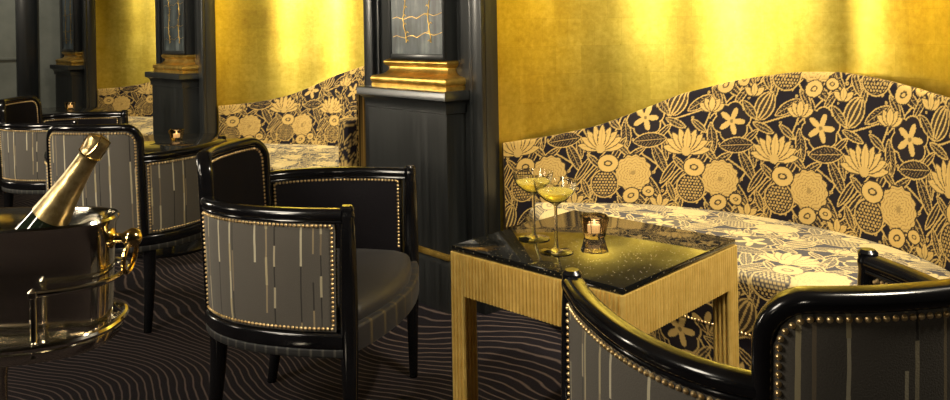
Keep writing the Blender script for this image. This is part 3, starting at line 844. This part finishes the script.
def make_bucket():
    t = thing('champagne_bucket', 'polished oval silver champagne bucket at the left edge, holding a bottle', 'ice bucket', (BX, BY, ST + .001), math.radians(2))
    pr = [(.02, .02, 0), (.176, .070, 0), (.183, .076, .006), (.187, .079, .05), (.190, .081, .12), (.193, .083, .182), (.197, .087, .188), (.199, .089, .193), (.197, .087, .197), (.192, .082, .196), (.189, .079, .18), (.186, .077, .10), (.180, .072, .012), (.02, .02, .010)]
    MB().ring([oval(a, b, z, 96) for a, b, z in pr], True, False, True).build('bucket_body', 'silver', t)
    for sg in (1, -1):
        b = MB(); R = Matrix.Rotation(sg * PI/2, 3, 'Y')
        b.lathe([(.017, 0), (.017, .004), (.009, .008), (.0075, .022), (.010, .026)], 20, (sg * .190, 0, .158), R)
        b.lathe([(.004, 0), (.012, .003), (.0165, .012), (.0165, .018), (.011, .027), (.003, .031)], 20, (sg * .212, 0, .158), R)
        h = b.build('handle', 'brass', t)
        ring = [(sg * (.222 + .004 * math.sin(q)), .026 * math.cos(q), .128 + .028 * math.sin(q)) for q in [2 * PI * i / 40 for i in range(40)]]
        MB().tube(ring, .0042, 8, closed=True).build('drop_ring', 'brass', h)
    return t
make_bucket()
def make_bottle():
    tip = Vector((-.640, 1.335, .930)); ax = Vector((.097, .0, .147)).normalized()
    base = tip - ax * .315
    t = thing('champagne_bottle', 'gold-foiled champagne bottle leaning out of the silver bucket', 'bottle', base, 0)
    Mx = ax.to_track_quat('Z', 'Y').to_matrix()
    body = [(.004, .012), (.030, .002), (.040, .0), (.0435, .006), (.0440, .02), (.0435, .070), (.0405, .100), (.0360, .130), (.0310, .158), (.0262, .186), (.0220, .212), (.0188, .235), (.0168, .258), (.0155, .280)]
    MB().lathe(body, 40, mat=Mx).build('bottle_glass', 'bottle_glass', t)
    foil = [(.0316, .160), (.0318, .162), (.0271, .186), (.0229, .212), (.0197, .235), (.0176, .258), (.0164, .278), (.0172, .280), (.0182, .283), (.0182, .287), (.0168, .290), (.0172, .296), (.0185, .303), (.0185, .311), (.0165, .3155), (.002, .317)]
    f = MB().lathe(foil, 40, mat=Mx).build('neck_foil', 'gold_foil', t)
    b = MB()
    for k in range(4):
        a = k * PI/2 + .4
        b.tube([tuple(Mx @ Vector((r * math.cos(a + w), r * math.sin(a + w), z))) for r, z, w in ((.0186, .284, -.35), (.0182, .292, -.15), (.0192, .304, 0), (.0178, .316, 0), (.002, .3185, 0))], .0011, 5)
    b.tube([tuple(Mx @ Vector((.0188 * math.cos(a), .0188 * math.sin(a), .284))) for a in [2*PI*i/32 for i in range(32)]], .0013, 5, closed=True)
    b.build('wire_cage', 'brass', f)
    MB().lathe([(.0443, .022), (.0446, .024), (.0446, .055), (.0443, .057)], 40, mat=Mx, caps=False).build('paper_label', 'label_white', t)
    return t
make_bottle()

# ------------------------------------------------------------------ lights
def area(name, loc, target, size, power, col=(1, .82, .56), shape='DISK', size_y=None, spread=None):
    l = bpy.data.lights.new(name, 'AREA'); l.energy = power; l.color = col; l.shape = shape; l.size = size
    if size_y: l.size_y = size_y
    if spread: l.spread = math.radians(spread)
    o = bpy.data.objects.new(name, l); COL.objects.link(o); o.location = loc
    o.rotation_euler = (Vector(target) - Vector(loc)).to_track_quat('-Z', 'Y').to_euler(); return o
def spot(name, loc, target, power, ang=50, blend=.6, rad=.04, col=(1, .80, .52)):
    l = bpy.data.lights.new(name, 'SPOT'); l.energy = power; l.color = col; l.spot_size = math.radians(ang); l.spot_blend = blend; l.shadow_soft_size = rad
    o = bpy.data.objects.new(name, l); COL.objects.link(o); o.location = loc
    o.rotation_euler = (Vector(target) - Vector(loc)).to_track_quat('-Z', 'Y').to_euler(); return o
ZL = H_CEIL - .03
LC = (1, .88, .68)
for k in (0, 1, 2):
    for s_, m_, pw in ((.36, .42, 90), (.84, .62, 50), (1.30, .60, 60), (1.62, .36, 60)):
        x, y = W(s_, m_, k); tx, ty = W(s_ + (s_ - .974) * .12, m_ + .22, k)
        spot('alcove_downlight', (x, y, 2.3), (tx, ty, .9), pw, 42, .9, .03, LC)
    x, y = W(.974, -.45, k); tx, ty = W(.974, .40, k)
    spot('banquette_downlight', (x, y, ZL), (tx, ty, .5), 190, 60, .8, .06, LC)
# tall unseen area lights added to lay bright streaks on the gold walls
for s_, m_, ts, tm, pw in ((4.3, -3.9, .4, .8, 3.6), (2.9, -4.3, -2.2, .8, 5.5), (1.0, -4.3, .7, .9, 5.5), (-4.8, -3.9, 1.2, .9, 17), (-1.6, -4.8, -1.8, .6, 24)):
    x, y = W(s_, m_); tx, ty = W(ts, tm)
    tight = s_ > 2; sp_ = 30 if tight else (40 if s_ > 0 else 75)
    area('streak_light', (x, y, 2.1 if tight else 1.75), (tx, ty, 1.75 if tight else 1.35), .35, pw, LC, 'RECTANGLE', 1.0 if tight else 1.3, sp_)
area('room_softbox', (-2.3, .5, 2.3), (-.6, 2.5, .5), 1.0, 60, (1, .90, .74))
area('room_fill', (1.37, .94, 2.35), (.45, 2.0, .3), .5, 48, LC)
spot('table_downlight', (.95, 1.0, ZL), (.4, 2.0, .4), 200, 46, .8, .06, LC)
spot('far_downlight', (-2.3, 3.6, ZL), (-1.9, 4.6, .4), 110, 70, .8, .06, LC)
x, y = W(-4.6, -1.0); tx, ty = W(-5.9, -.2)
spot('end_wall_fill', (x, y, ZL), (tx, ty, 1.1), 95, 60, .8, .06, (1, .95, .85))  # unseen spot added to brighten the end wall
w = bpy.data.worlds.new('dim_room'); scn.world = w; w.use_nodes = True
w.node_tree.nodes['Background'].inputs[0].default_value = (.30, .26, .22, 1); w.node_tree.nodes['Background'].inputs[1].default_value = .05

# ------------------------------------------------------------------ camera
cam = bpy.data.cameras.new('camera'); co = bpy.data.objects.new('camera', cam); COL.objects.link(co)
cam.sensor_fit = 'HORIZONTAL'; cam.sensor_width = 36; cam.lens = 36 * 786 / 950; cam.shift_y = -168 / 950
co.location = (0, 0, CAM_H); co.rotation_euler = (PI/2, math.radians(1.0), 0)
cam.clip_start = .02
scn.camera = co
scn.view_settings.view_transform = 'Standard'
scn.view_settings.look = 'None'
scn.view_settings.exposure = 0
